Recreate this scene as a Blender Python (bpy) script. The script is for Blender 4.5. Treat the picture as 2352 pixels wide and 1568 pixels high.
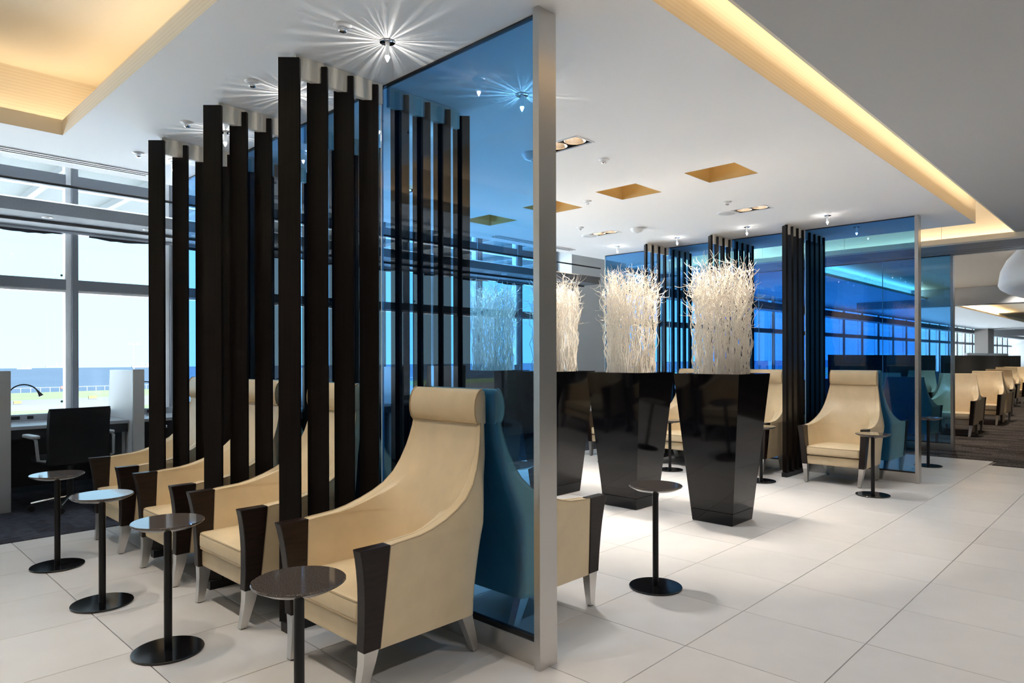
import bpy, bmesh, math, random
from mathutils import Vector, Matrix, Euler

# ------------------------------------------------------------------ reset
for o in list(bpy.data.objects):
    bpy.data.objects.remove(o, do_unlink=True)
S = bpy.context.scene
COL = S.collection
PI = math.pi
random.seed(7)

# ------------------------------------------------------------------ camera
H = 2.852                                   # finished ceiling height
cam_d = bpy.data.cameras.new('camera')
cam = bpy.data.objects.new('camera', cam_d)
COL.objects.link(cam)
cam_d.sensor_width = 36.0
cam_d.lens = 1565.755 / 2352 * 36
cam_d.shift_y = (822.212 - 784) / 2352
cam_d.clip_start = 0.05
cam_d.clip_end = 9000
YAW = 0.7669
cam.matrix_world = (Matrix.Translation((0, 0, 1.3422))
                    @ Matrix.Rotation(YAW - PI / 2, 4, 'Z')
                    @ Matrix.Rotation(PI / 2, 4, 'X')
                    @ Matrix.Rotation(-0.0024, 4, 'Z'))
S.camera = cam

# ------------------------------------------------------------------ view, sky, sun
S.view_settings.view_transform = 'Standard'
S.view_settings.look = 'None'
S.view_settings.gamma = 1.0
S.view_settings.use_curve_mapping = False
S.view_settings.exposure = 0.42
try:
    S.cycles.transparent_max_bounces = 32
    S.cycles.max_bounces = 10
    S.cycles.diffuse_bounces = 5
    S.cycles.glossy_bounces = 5
    S.cycles.sample_clamp_indirect = 0.0
    S.cycles.caustics_reflective = False
    S.cycles.caustics_refractive = False
except Exception:
    pass

world = bpy.data.worlds.new('hazy_daylight')
S.world = world
world.use_nodes = True
wn, wl = world.node_tree.nodes, world.node_tree.links
bg = wn['Background']
wtc = wn.new('ShaderNodeTexCoord')
wsep = wn.new('ShaderNodeSeparateXYZ')
wramp = wn.new('ShaderNodeValToRGB')
wl.new(wtc.outputs['Generated'], wsep.inputs[0])
wl.new(wsep.outputs['Z'], wramp.inputs[0])
wl.new(wramp.outputs[0], bg.inputs[0])
wramp.color_ramp.elements[0].position = 0.0
wramp.color_ramp.elements[0].color = (0.205, 0.335, 0.42, 1)
wramp.color_ramp.elements[1].position = 0.6
wramp.color_ramp.elements[1].color = (0.16, 0.29, 0.45, 1)
bg.inputs[1].default_value = 3.6

sun_d = bpy.data.lights.new('sun', 'SUN')
sun = bpy.data.objects.new('sun', sun_d)
COL.objects.link(sun)
sun_d.energy = 54.0
sun_d.angle = math.radians(1.0)
sun_d.color = (0.95, 0.98, 1.0)
sun.rotation_euler = Vector((0.25, 0.62, -0.75)).to_track_quat('-Z', 'Y').to_euler()


# ------------------------------------------------------------------ materials
def new_mat(name):
    m = bpy.data.materials.new(name)
    m.use_nodes = True
    nt = m.node_tree
    return m, nt, nt.nodes['Principled BSDF']


def mat(name, col, rough=0.5, metal=0.0, spec=0.5, bump=0.0, bscale=200.0, var=0.0, vscale=6.0,
        coat=0.0, emit=None, estr=0.0, stretch=None):
    m, nt, b = new_mat(name)
    n, l = nt.nodes, nt.links
    b.inputs['Base Color'].default_value = (*col, 1)
    b.inputs['Roughness'].default_value = rough
    b.inputs['Metallic'].default_value = metal
    b.inputs['Specular IOR Level'].default_value = spec
    if coat:
        b.inputs['Coat Weight'].default_value = coat
        b.inputs['Coat Roughness'].default_value = 0.05
    if emit:
        b.inputs['Emission Color'].default_value = (*emit, 1)
        b.inputs['Emission Strength'].default_value = estr
    if var or bump:
        tc = n.new('ShaderNodeTexCoord')
        src = tc.outputs['Object']
        if stretch:
            mp = n.new('ShaderNodeMapping')
            mp.inputs['Scale'].default_value = stretch
            l.new(src, mp.inputs[0])
            src = mp.outputs[0]
    if var:
        nz = n.new('ShaderNodeTexNoise')
        nz.inputs['Scale'].default_value = vscale
        nz.inputs['Detail'].default_value = 4
        l.new(src, nz.inputs['Vector'])
        rp = n.new('ShaderNodeValToRGB')
        rp.color_ramp.elements[0].position = 0.3
        rp.color_ramp.elements[1].position = 0.7
        rp.color_ramp.elements[0].color = (*[c * (1 - var) for c in col], 1)
        rp.color_ramp.elements[1].color = (*[min(1, c * (1 + var)) for c in col], 1)
        l.new(nz.outputs[0], rp.inputs[0])
        l.new(rp.outputs[0], b.inputs['Base Color'])
    if bump:
        nb = n.new('ShaderNodeTexNoise')
        nb.inputs['Scale'].default_value = bscale
        nb.inputs['Detail'].default_value = 3
        l.new(src, nb.inputs['Vector'])
        bp = n.new('ShaderNodeBump')
        bp.inputs['Strength'].default_value = bump
        bp.inputs['Distance'].default_value = 0.002
        l.new(nb.outputs[0], bp.inputs['Height'])
        l.new(bp.outputs[0], b.inputs['Normal'])
    return m


def pane_mat(name, tint, ior=1.5, extra=0.0):
    """thin pane: coloured transmission plus mirror reflection by angle"""
    m = bpy.data.materials.new(name)
    m.use_nodes = True
    n, l = m.node_tree.nodes, m.node_tree.links
    n.clear()
    out = n.new('ShaderNodeOutputMaterial')
    mix = n.new('ShaderNodeMixShader')
    tr = n.new('ShaderNodeBsdfTransparent')
    gl = n.new('ShaderNodeBsdfGlossy')
    fr = n.new('ShaderNodeFresnel')
    ad = n.new('ShaderNodeMath')
    ad.operation = 'ADD'
    ad.use_clamp = True
    ad.inputs[1].default_value = extra
    fr.inputs['IOR'].default_value = ior
    tr.inputs[0].default_value = (*tint, 1)
    gl.inputs['Roughness'].default_value = 0.0
    gl.inputs['Color'].default_value = (0.95, 0.97, 1, 1)
    ge = n.new('ShaderNodeNewGeometry')
    fl = n.new('ShaderNodeMath')          # mirror only on the outward side of each face
    fl.operation = 'SUBTRACT'
    fl.inputs[0].default_value = 1.0
    mu = n.new('ShaderNodeMath')
    mu.operation = 'MULTIPLY'
    l.new(ge.outputs['Backfacing'], fl.inputs[1])
    l.new(fr.outputs[0], ad.inputs[0])
    l.new(ad.outputs[0], mu.inputs[0])
    l.new(fl.outputs[0], mu.inputs[1])
    l.new(mu.outputs[0], mix.inputs[0])
    l.new(tr.outputs[0], mix.inputs[1])
    l.new(gl.outputs[0], mix.inputs[2])
    l.new(mix.outputs[0], out.inputs[0])
    return m


def speckle_mat(name):
    m, nt, b = new_mat(name)
    n, l = nt.nodes, nt.links
    tc = n.new('ShaderNodeTexCoord')
    nz = n.new('ShaderNodeTexNoise')
    nz.inputs['Scale'].default_value = 420
    nz.inputs['Detail'].default_value = 3
    rp = n.new('ShaderNodeValToRGB')
    e = rp.color_ramp.elements
    e[0].position, e[0].color = 0.42, (0.022, 0.018, 0.017, 1)
    e[1].position, e[1].color = 0.62, (0.15, 0.125, 0.11, 1)
    l.new(tc.outputs['Object'], nz.inputs['Vector'])
    l.new(nz.outputs[0], rp.inputs[0])
    l.new(rp.outputs[0], b.inputs['Base Color'])
    b.inputs['Roughness'].default_value = 0.06
    b.inputs['Specular IOR Level'].default_value = 0.7
    return m


def carpet_mat(name, c0, c1):
    m, nt, b = new_mat(name)
    n, l = nt.nodes, nt.links
    tc = n.new('ShaderNodeTexCoord')
    br = n.new('ShaderNodeTexBrick')
    br.inputs['Scale'].default_value = 1.0
    br.inputs['Brick Width'].default_value = 0.5
    br.inputs['Row Height'].default_value = 0.125
    br.inputs['Mortar Size'].default_value = 0.0
    br.inputs['Color1'].default_value = (*c0, 1)
    br.inputs['Color2'].default_value = (*c1, 1)
    mp = n.new('ShaderNodeMapping')
    mp.inputs['Rotation'].default_value = (0, 0, PI / 2)
    l.new(tc.outputs['Object'], mp.inputs[0])
    l.new(mp.outputs[0], br.inputs['Vector'])
    mp2 = n.new('ShaderNodeMapping')
    mp2.inputs['Scale'].default_value = (12, 110, 30)
    nz = n.new('ShaderNodeTexNoise')
    nz.inputs['Scale'].default_value = 1
    nz.inputs['Detail'].default_value = 4
    l.new(tc.outputs['Object'], mp2.inputs[0])
    l.new(mp2.outputs[0], nz.inputs['Vector'])
    rp = n.new('ShaderNodeValToRGB')
    rp.color_ramp.elements[0].position = 0.35
    rp.color_ramp.elements[0].color = (0.35, 0.35, 0.35, 1)
    rp.color_ramp.elements[1].position = 0.65
    rp.color_ramp.elements[1].color = (1.6, 1.6, 1.6, 1)
    l.new(nz.outputs[0], rp.inputs[0])
    mx = n.new('ShaderNodeMixRGB')
    mx.blend_type = 'MULTIPLY'
    mx.inputs[0].default_value = 1
    l.new(br.outputs[0], mx.inputs[1])
    l.new(rp.outputs[0], mx.inputs[2])
    l.new(mx.outputs[0], b.inputs['Base Color'])
    b.inputs['Roughness'].default_value = 0.95
    b.inputs['Specular IOR Level'].default_value = 0.1
    bp = n.new('ShaderNodeBump')
    bp.inputs['Strength'].default_value = 0.5
    bp.inputs['Distance'].default_value = 0.004
    l.new(nz.outputs[0], bp.inputs['Height'])
    l.new(bp.outputs[0], b.inputs['Normal'])
    return m


def stripe_mat(name, col, axis='Z', freq=45.0, amt=0.06):
    """pinstriped wall covering: fine horizontal ribs"""
    m, nt, b = new_mat(name)
    n, l = nt.nodes, nt.links
    tc = n.new('ShaderNodeTexCoord')
    sp = n.new('ShaderNodeSeparateXYZ')
    mu = n.new('ShaderNodeMath'); mu.operation = 'MULTIPLY'; mu.inputs[1].default_value = freq * 2 * PI
    sn = n.new('ShaderNodeMath'); sn.operation = 'SINE'
    rp = n.new('ShaderNodeValToRGB')
    rp.color_ramp.elements[0].position = 0.0
    rp.color_ramp.elements[0].color = (*[c * (1 - amt) for c in col], 1)
    rp.color_ramp.elements[1].position = 0.35
    rp.color_ramp.elements[1].color = (*col, 1)
    l.new(tc.outputs['Object'], sp.inputs[0])
    l.new(sp.outputs[axis], mu.inputs[0])
    l.new(mu.outputs[0], sn.inputs[0])
    l.new(sn.outputs[0], rp.inputs[0])
    l.new(rp.outputs[0], b.inputs['Base Color'])
    b.inputs['Roughness'].default_value = 0.7
    return m


M = dict(
    white=mat('ceiling_paint', (0.90, 0.90, 0.90), 0.85, spec=0.2),
    grey_ceiling=mat('grey_ceiling_paint', (0.47, 0.47, 0.465), 0.85, spec=0.2),
    cream_wall=stripe_mat('ribbed_cream_wallcovering', (0.88, 0.80, 0.66)),
    cream=mat('cream_paint', (0.88, 0.80, 0.66), 0.8, spec=0.2),
    wall=mat('wall_paint', (0.82, 0.80, 0.77), 0.85, spec=0.2),
    tile=mat('limestone_tile', (0.70, 0.665, 0.625), 0.34, spec=0.35, var=0.035, vscale=3.0, bump=0.03, bscale=350),
    grout=mat('tile_joint', (0.22, 0.185, 0.16), 0.9),
    carpet_blue=carpet_mat('charcoal_carpet', (0.030, 0.032, 0.042), (0.050, 0.053, 0.068)),
    carpet_brown=carpet_mat('brown_carpet', (0.035, 0.029, 0.026), (0.115, 0.098, 0.088)),
    glass_blue=pane_mat('blue_tinted_glass', (0.38, 0.68, 0.94), 1.48, 0.018),
    glass_edge=mat('polished_glass_edge', (0.65, 0.85, 0.95), 0.15, spec=0.8),
    glass_clear=pane_mat('clear_window_glass', (0.965, 0.98, 0.98), 1.35),
    steel=mat('brushed_steel', (0.62, 0.60, 0.57), 0.27, 1.0, bump=0.12, bscale=60, stretch=(60, 60, 0.6)),
    chrome=mat('chrome', (0.8, 0.8, 0.82), 0.08, 1.0),
    alu=mat('brushed_aluminium_leg', (0.68, 0.66, 0.63), 0.33, 1.0, bump=0.08, bscale=80, stretch=(40, 40, 1)),
    slat=mat('espresso_wood', (0.0062, 0.0040, 0.0031), 0.38, spec=0.19, var=0.5, vscale=1.0, stretch=(160, 160, 2.2)),
    wood=mat('dark_stained_armwood', (0.014, 0.008, 0.0062), 0.28, spec=0.28, var=0.4, vscale=1.0, stretch=(9, 90, 60)),
    leather=mat('cream_leather', (0.70, 0.55, 0.345), 0.38, spec=0.5, var=0.05, vscale=9, bump=0.06, bscale=260),
    seam=mat('leather_piping', (0.44, 0.33, 0.20), 0.5, spec=0.3),
    black_gap=mat('matte_dark', (0.012, 0.010, 0.010), 0.8),
    granite=speckle_mat('polished_granite'),
    black_steel=mat('black_powder_coat', (0.006, 0.006, 0.007), 0.30, spec=0.3),
    black_gloss=mat('gloss_black_base', (0.006, 0.006, 0.007), 0.12, spec=0.6),
    lacquer=mat('black_lacquer', (0.003, 0.003, 0.004), 0.06, spec=0.32),
    willow=mat('bleached_willow', (0.93, 0.87, 0.78), 0.75, spec=0.2, var=0.08, vscale=25),
    soil=mat('dark_soil', (0.02, 0.016, 0.012), 0.95),
    gold=mat('gold_recess_paint', (0.58, 0.41, 0.17), 0.55, spec=0.3),
    beam=mat('ivory_beam', (0.74, 0.68, 0.58), 0.6),
    mullion=mat('grey_mullion', (0.15, 0.165, 0.19), 0.5, spec=0.4),
    mullion_daylit=mat('daylit_mullion', (0.85, 0.87, 0.89), 0.5),  # bright copy of the mullion colour, daylight painted in
    shelf=mat('grey_shelf_stone', (0.13, 0.14, 0.155), 0.7, var=0.12, vscale=90),
    shade=mat('roller_shade_cloth', (0.05, 0.055, 0.07), 0.9),
    black=mat('black_plastic', (0.008, 0.008, 0.010), 0.45),
    mesh_black=mat('black_chair_leather', (0.005, 0.0055, 0.007), 0.55, spec=0.2, bump=0.1, bscale=300),
    desk=mat('desk_laminate', (0.30, 0.32, 0.35), 0.3),
    desk_dark=mat('desk_dark_panel', (0.02, 0.022, 0.03), 0.45),
    panel_grey=mat('satin_divider_metal', (0.46, 0.48, 0.50), 0.35, 0.6),
    panel_white=mat('gloss_white_divider', (0.85, 0.85, 0.86), 0.25),
    plastic_white=mat('white_fixture_plastic', (0.82, 0.82, 0.82), 0.45),
    speaker=mat('pale_grille', (0.62, 0.62, 0.62), 0.7, bump=0.4, bscale=900),
    crystal=mat('frosted_crystal', (0.9, 0.93, 0.95), 0.1, spec=0.8, emit=(1.0, 0.97, 0.92), estr=0.12),
    crystal_tip=mat('lit_crystal_tip', (1, 1, 1), 0.2, emit=(1.0, 0.96, 0.90), estr=9.0),
    lamp=mat('lamp_glow', (1, 1, 1), 0.4, emit=(1.0, 0.86, 0.66), estr=14.0),
    reflector=mat('peach_reflector', (0.95, 0.80, 0.66), 0.25, 0.7),
    dark_panel=mat('charcoal_partition_fabric', (0.035, 0.034, 0.036), 0.8, bump=0.2, bscale=400),
    bulge=mat('white_plaster', (0.80, 0.80, 0.80), 0.7),
    soffit=mat('grey_soffit_metal', (0.20, 0.205, 0.215), 0.5),
    column=mat('taupe_column', (0.34, 0.29, 0.26), 0.5),
    wall_grey=mat('blue_grey_wall_panel', (0.68, 0.73, 0.77), 0.55),
    sea=mat('hazy_sea', (0.022, 0.034, 0.049), 0.9, spec=0.0, var=0.14, vscale=0.05, stretch=(0.25, 4, 1)),
    grass=mat('airfield_grass', (0.050, 0.070, 0.040), 1.0, spec=0.0, var=0.12, vscale=0.02),
    dry=mat('dry_verge', (0.085, 0.088, 0.070), 1.0, spec=0.0, var=0.12, vscale=0.03),
    asphalt=mat('asphalt', (0.055, 0.058, 0.061), 0.9, spec=0.0, var=0.08, vscale=0.02),
    concrete=mat('apron_concrete', (0.60, 0.63, 0.65), 0.9, spec=0.0, var=0.06, vscale=0.03),
    canopy=mat('canopy_soffit', (0.10, 0.112, 0.108), 0.8),
    canopy_rib=mat('canopy_rib', (0.14, 0.155, 0.16), 0.7),
    ship=mat('ship_white', (0.09, 0.092, 0.095), 0.7),
    sign_red=mat('sign_red', (0.075, 0.026, 0.02), 0.8),
    sign_yellow=mat('sign_yellow', (0.075, 0.058, 0.016), 0.8),
    fence=mat('pale_fence', (0.06, 0.068, 0.076), 0.8),
    mast=mat('pale_mast', (0.078, 0.08, 0.083), 0.8),
    green_dot=mat('green_sticker', (0.01, 0.14, 0.09), 0.6),
)


# ------------------------------------------------------------------ mesh builder
class MB:
    def __init__(self):
        self.v, self.f = [], []

    def add(self, vs, fs):
        o = len(self.v)
        self.v += [tuple(p) for p in vs]
        self.f += [tuple(i + o for i in f) for f in fs]
        return self

    def box(self, x0, x1, y0, y1, z0, z1):
        vs = [(x, y, z) for z in (z0, z1) for y in (y0, y1) for x in (x0, x1)]
        fs = [(0, 2, 3, 1), (4, 5, 7, 6), (0, 1, 5, 4), (2, 6, 7, 3), (0, 4, 6, 2), (1, 3, 7, 5)]
        return self.add(vs, fs)

    def prism(self, poly, fn, t0, t1):
        """poly: list of 2D points (CCW); fn(a,b,t)->xyz"""
        n = len(poly)
        vs = [fn(a, b, t0) for a, b in poly] + [fn(a, b, t1) for a, b in poly]
        fs = [tuple(range(n))[::-1], tuple(range(n, 2 * n))]
        fs += [(i, (i + 1) % n, n + (i + 1) % n, n + i) for i in range(n)]
        return self.add(vs, fs)

    def loft(self, rows, cap0=True, cap1=True):
        n = len(rows[0])
        vs = [p for r in rows for p in r]
        fs = []
        for k in range(len(rows) - 1):
            for i in range(n):
                j = (i + 1) % n
                fs.append((k * n + i, k * n + j, (k + 1) * n + j, (k + 1) * n + i))
        if cap0:
            fs.append(tuple(range(n))[::-1])
        if cap1:
            fs.append(tuple(range((len(rows) - 1) * n, len(rows) * n)))
        return self.add(vs, fs)

    def lathe(self, prof, n=32, c=(0, 0, 0)):
        rows = [[(c[0] + r * math.cos(2 * PI * i / n), c[1] + r * math.sin(2 * PI * i / n), c[2] + z) for i in range(n)] for r, z in prof]
        return self.loft(rows)

    def tube(self, pts, r, n=8, closed=False):
        pts = [Vector(p) for p in pts]
        rs = r if isinstance(r, (list, tuple)) else [r] * len(pts)
        rows = []
        prev = None
        for i, p in enumerate(pts):
            a = pts[max(i - 1, 0)]
            b = pts[min(i + 1, len(pts) - 1)]
            t = (b - a)
            if t.length < 1e-9:
                t = Vector((0, 0, 1))
            t.normalize()
            if prev is None:
                u = t.orthogonal().normalized()
            else:
                u = (prev - t * prev.dot(t))
                u = u.normalized() if u.length > 1e-6 else t.orthogonal().normalized()
            prev = u
            w = t.cross(u)
            rows.append([p + (u * math.cos(2 * PI * k / n) + w * math.sin(2 * PI * k / n)) * rs[i] for k in range(n)])
        return self.loft(rows)

    def mesh(self, name, smooth=None):
        me = bpy.data.meshes.new(name)
        me.from_pydata(self.v, [], self.f)
        bm = bmesh.new()
        bm.from_mesh(me)
        bmesh.ops.recalc_face_normals(bm, faces=bm.faces)
        bm.to_mesh(me)
        bm.free()
        if smooth is not None:
            for p in me.polygons:
                p.use_smooth = True
            me.set_sharp_from_angle(angle=math.radians(smooth))
        me.update()
        return me

    def build(self, name, material, parent=None, smooth=None, loc=None):
        me = self.mesh(name, smooth)
        me.materials.append(M[material] if isinstance(material, str) else material)
        o = bpy.data.objects.new(name, me)
        COL.objects.link(o)
        if parent is not None:
            o.parent = parent
        if loc:
            o.location = loc
        return o


def bx(name, material, x0, x1, y0, y1, z0, z1, parent=None, bevel=0.0):
    o = MB().box(x0, x1, y0, y1, z0, z1).build(name, material, parent)
    if bevel:
        md = o.modifiers.new('bevel', 'BEVEL')
        md.width = bevel
        md.segments = 2
        md.limit_method = 'ANGLE'
    return o


def tag(o, label=None, cat=None, group=None, kind=None):
    if label: o['label'] = label
    if cat: o['category'] = cat
    if group: o['group'] = group
    if kind: o['kind'] = kind
    return o


def empty(name, loc=(0, 0, 0), rz=0.0):
    o = bpy.data.objects.new(name, None)
    o.empty_display_size = 0.1
    COL.objects.link(o)
    o.location = loc
    o.rotation_euler = (0, 0, rz)
    return o


def thing(name, label, cat, loc=(0, 0, 0), rz=0.0, group=None):
    return tag(empty(name, loc, rz), label, cat, group)


def struct(name, label, cat='structure'):
    return tag(empty(name), label, cat, kind='structure')


def st(o, label, cat):
    return tag(o, label, cat, kind='structure')


def copy_tree(o, parent=None):
    c = o.copy()
    COL.objects.link(c)
    if parent is not None:
        c.parent = parent
    for ch in list(o.children):
        copy_tree(ch, c)
    return c


class Proto:
    """first use is the prototype itself, later uses are linked copies"""
    def __init__(self, root):
        self.root, self.used = root, False

    def put(self, loc, rz, label, group=None):
        o = copy_tree(self.root) if self.used else self.root
        self.used = True
        o.location = loc
        o.rotation_euler = (0, 0, rz)
        o['label'] = label
        if group:
            o['group'] = group
        return o


def light(kind, name, loc, energy, color, size=0.05, target=None, spot=None, blend=0.5, parent=None, sx=None, sy=None, axis='X'):
    d = bpy.data.lights.new(name, kind)
    d.energy = energy
    d.color = color
    if kind == 'SPOT':
        d.spot_size = math.radians(spot)
        d.spot_blend = blend
        d.shadow_soft_size = size
    elif kind == 'AREA':
        d.shape = 'RECTANGLE'
        d.size = sx
        d.size_y = sy
    else:
        d.shadow_soft_size = size
    o = bpy.data.objects.new(name, d)
    COL.objects.link(o)
    o.location = loc
    if kind == 'AREA':
        zax = (Vector(loc) - Vector(target)).normalized()          # lamp shines along -Z
        lon = Vector((1, 0, 0)) if axis == 'X' else Vector((0, 1, 0))
        xax = (lon - zax * lon.dot(zax)).normalized()
        yax = zax.cross(xax)
        o.rotation_euler = Matrix((xax, yax, zax)).transposed().to_euler()
    elif target is not None:
        o.rotation_euler = (Vector(target) - Vector(loc)).to_track_quat('-Z', 'Y').to_euler()
    return o


WARM = (1.0, 0.90, 0.78)
COVE = (1.0, 0.80, 0.54)
NEUT = (1.0, 0.985, 0.965)
ORD = ['first', 'second', 'third', 'fourth']

# ================================================================== STRUCTURE
XL, XR, YB, YW = -5.0, 62.0, -5.0, 8.3      # room limits, YW = window plane
ZR = 3.75                                   # underside of roof slab
Y_CARPET = 6.10


# ---- floor -------------------------------------------------------
floor = bx('floor', 'grout', XL, 10.6, YB, Y_CARPET, -0.10, -0.007)
st(floor, 'pale limestone tiled floor with thin joints', 'floor')
cr = math.cos(YAW); sr = math.sin(YAW)


def in_view(x, y, z=0.0, mg=60):
    d = x * cr + y * sr
    if d < 0.25:
        return False
    u = 1176 + 1565.755 * (x * sr - y * cr) / d
    v = 822.2 - 1565.755 * (z - 1.3422) / d
    return -mg < u < 2352 + mg and v < 1568 + mg


tile_me = None
tiles = []
rest = MB()
gx, gy = 0.4495, 0.4264
i0 = int((XL - gx) / .6) - 1
for i in range(i0, 18):
    for j in range(-10, 11):
        xa, xb = gx + .6 * i, gx + .6 * i + .6
        ya, yb = gy + .6 * j, gy + .6 * j + .6
        xmax = 10.6 if ya >= 1.5 else 10.2
        xa, xb = max(xa, XL), min(xb, xmax)
        ya, yb = max(ya, YB), min(yb, Y_CARPET)
        if xb - xa < .03 or yb - ya < .03:
            continue
        vis = any(in_view(px, py) for px in (xa, (xa + xb) / 2, xb) for py in (ya, (ya + yb) / 2, yb))
        if vis:
            tiles.append((xa, xb, ya, yb))
        else:
            rest.box(xa + .0015, xb - .0015, ya + .0015, yb - .0015, -.007, 0)
g = 0.0021
unit = MB()
b = 0.0012 / 0.6
unit.loft([[(-.5, -.5, -.007), (.5, -.5, -.007), (.5, .5, -.007), (-.5, .5, -.007)],
           [(-.5, -.5, -.0012), (.5, -.5, -.0012), (.5, .5, -.0012), (-.5, .5, -.0012)],
           [(-.5 + b, -.5 + b, 0), (.5 - b, -.5 + b, 0), (.5 - b, .5 - b, 0), (-.5 + b, .5 - b, 0)]])
tile_me = unit.mesh('floor_tile')
tile_mats = [mat('limestone_tile_%d' % k, (0.60 * s, 0.578 * s, 0.56 * s), 0.34, spec=0.35, var=0.03, vscale=3.0)
             for k, s in enumerate((0.97, 1.0, 1.03))]
tile_mes = []
for tm in tile_mats:
    me = tile_me.copy(); me.materials.append(tm); tile_mes.append(me)
for k, (xa, xb, ya, yb) in enumerate(tiles[:300]):
    o = bpy.data.objects.new('floor_tile', tile_mes[random.choice((0, 1, 1, 2))])
    COL.objects.link(o)
    o.parent = floor
    o.location = ((xa + xb) / 2, (ya + yb) / 2, 0)
    o.scale = (xb - xa - 2 * g, yb - ya - 2 * g, 1)
for xa, xb, ya, yb in tiles[300:]:
    rest.box(xa + .0015, xb - .0015, ya + .0015, yb - .0015, -.007, 0)
ro = rest.build('floor_tile_field', 'tile', floor)
ro['kind'] = 'stuff'
st(bx('floor_carpet_1', 'carpet_blue', XL, 10.6, Y_CARPET, YW, -.10, 0.004), 'charcoal blue patterned carpet under the window desks', 'carpet')
cb = MB().box(10.6, XR, 1.58, YW, -.10, 0.004).box(10.2, XR, YB, 1.58, -.10, 0.004)
st(cb.build('floor_carpet_2', 'carpet_brown'), 'dark brown plank-patterned carpet of the lounge beyond the glass', 'carpet')


# ---- ceilings ----------------------------------------------------
def holed(mb, x0, x1, y0, y1, z, holes):
    xs = sorted({x0, x1, *[h[0] for h in holes], *[h[1] for h in holes]})
    ys = sorted({y0, y1, *[h[2] for h in holes], *[h[3] for h in holes]})
    xs = [x for x in xs if x0 <= x <= x1]
    ys = [y for y in ys if y0 <= y <= y1]
    for a, b_ in zip(xs, xs[1:]):
        for c, d in zip(ys, ys[1:]):
            mx, my = (a + b_) / 2, (c + d) / 2
            if any(h[0] < mx < h[1] and h[2] < my < h[3] for h in holes):
                continue
            mb.add([(a, c, z), (b_, c, z), (b_, d, z), (a, d, z)], [(0, 3, 2, 1)])


CX1, CX2, CY1, CY2 = 1.21, 9.18, 1.57, 6.25     # white ceiling island
SQ = [(4.997, 5.425, y, y + .435) for y in (2.42, 3.325, 4.235, 5.14)]
TWIN = [(3.74, 3.07), (6.69, 3.05), (6.72, 4.91), (3.74, 4.88)]
TWH = [(x - .09, x + .09, y - .17, y + .17) for x, y in TWIN]
ceiling = struct('ceiling', 'white painted dropped ceiling with square gold recesses', 'ceiling')
mb = MB()
holed(mb, CX1, CX2, CY1, CY2, H, SQ + TWH)
mb.add([(XL, 5.37, H), (CX1, 5.37, H), (CX1, CY2, H), (XL, CY2, H)], [(0, 3, 2, 1)])
mb.add([(XL, CY1, H), (CX1, CY1, H), (CX1, 2.0, H), (XL, 2.0, H)], [(0, 3, 2, 1)])
mb.build('ceiling_board', 'white', ceiling)
# board edges
e = MB()
e.box(CX2 - .012, CX2, CY1, CY2, H + .001, H + .10)
e.box(XL, CX2, CY2 - .012, CY2, H + .001, ZR)
e.build('ceiling_edge', 'white', ceiling)
# gold square recesses
for (a, b_, c, d) in SQ:
    q = MB()
    t = .012
    q.box(a - t, a, c - t, d + t, H + .002, H + .32).box(b_, b_ + t, c - t, d + t, H + .002, H + .32)
    q.box(a, b_, c - t, c, H + .002, H + .32).box(a, b_, d, d + t, H + .002, H + .32)
    q.box(a - t, b_ + t, c - t, d + t, H + .32, H + .335)
    q.build('gold_recess', 'gold', ceiling)
# left coffer: lip, set-back ribbed wall, raised ceiling
coffer = struct('trim_1', 'warm lit coffer raised in the white ceiling', 'ceiling coffer')
q = MB().box(XL, CX1 + .001, 5.37, 5.385, H + .0006, 2.955)
q.build('coffer_lip', 'cream', coffer)
q = MB().box(CX1, CX1 + .015, 2.0, 5.37, H + .0006, 2.955)
q.build('coffer_lip', 'cream_wall', coffer)
MB().box(XL, CX1, 1.985, 2.0, H + .0006, 2.955).build('coffer_lip', 'cream', coffer)
q = MB().box(XL, 1.46, 5.55, 5.57, 2.90, 3.32).box(1.46, 1.48, 1.82, 5.57, 2.90, 3.32).box(XL, 1.46, 1.80, 1.82, 2.90, 3.32)
q.build('coffer_wall', 'cream_wall', coffer)
MB().box(XL, 1.48, 1.80, 5.57, 3.30, 3.34).build('coffer_ceiling', 'cream', coffer)
MB().box(XL, CX1, 5.385, 5.57, 2.89, 2.905).box(CX1 + .015, 1.48, 1.80, 5.57, 2.89, 2.905).box(XL, CX1, 1.80, 1.985, 2.89, 2.905).build('light_trough', 'cream', coffer)
# right cove channel around the island, grey ceiling beyond
cove = struct('trim_2', 'warm lit cove channel running along the white ceiling edge', 'ceiling cove')
MB().box(XL, CX2, CY1, CY1 + .015, H + .0005, 3.40).build('cove_wall', 'cream_wall', cove)
MB().box(XL, CX2, 1.0, CY1, 3.40, 3.43).build('cove_ceiling', 'cream', cove)
MB().box(CX2, 10.40, 0.9, CY2, 3.40, 3.43).build('cove_ceiling', 'cream', cove)
bw = MB()
for y0, y1 in ((YB, 2.138), (2.142, 3.338), (3.342, 4.538), (4.542, 6.4)):
    MB().box(10.32, 10.36, y0, y1, 2.84, 3.42).build('bulkhead_panel', 'cream_wall', cove)
MB().box(10.17, 10.19, YB, 6.4, 2.795, 2.86).build('bulkhead_lip', 'cream', cove)
MB().box(10.19, 10.33, YB, 6.4, 2.795, 2.81).build('light_trough', 'cream', cove)
MB().box(XL, 10.17, 1.325, 1.34, H, 2.93).build('cove_lip', 'cream', cove)
gc = MB().box(XL, 10.17, YB, 1.325, H, H + .02)
st(gc.build('ceiling_2', 'grey_ceiling'), 'plain grey ceiling beside the cove', 'ceiling')
MB().box(XL, 10.17, .98, 1.0, H + .02, 3.43).build('trough_back', 'cream', cove)
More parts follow.
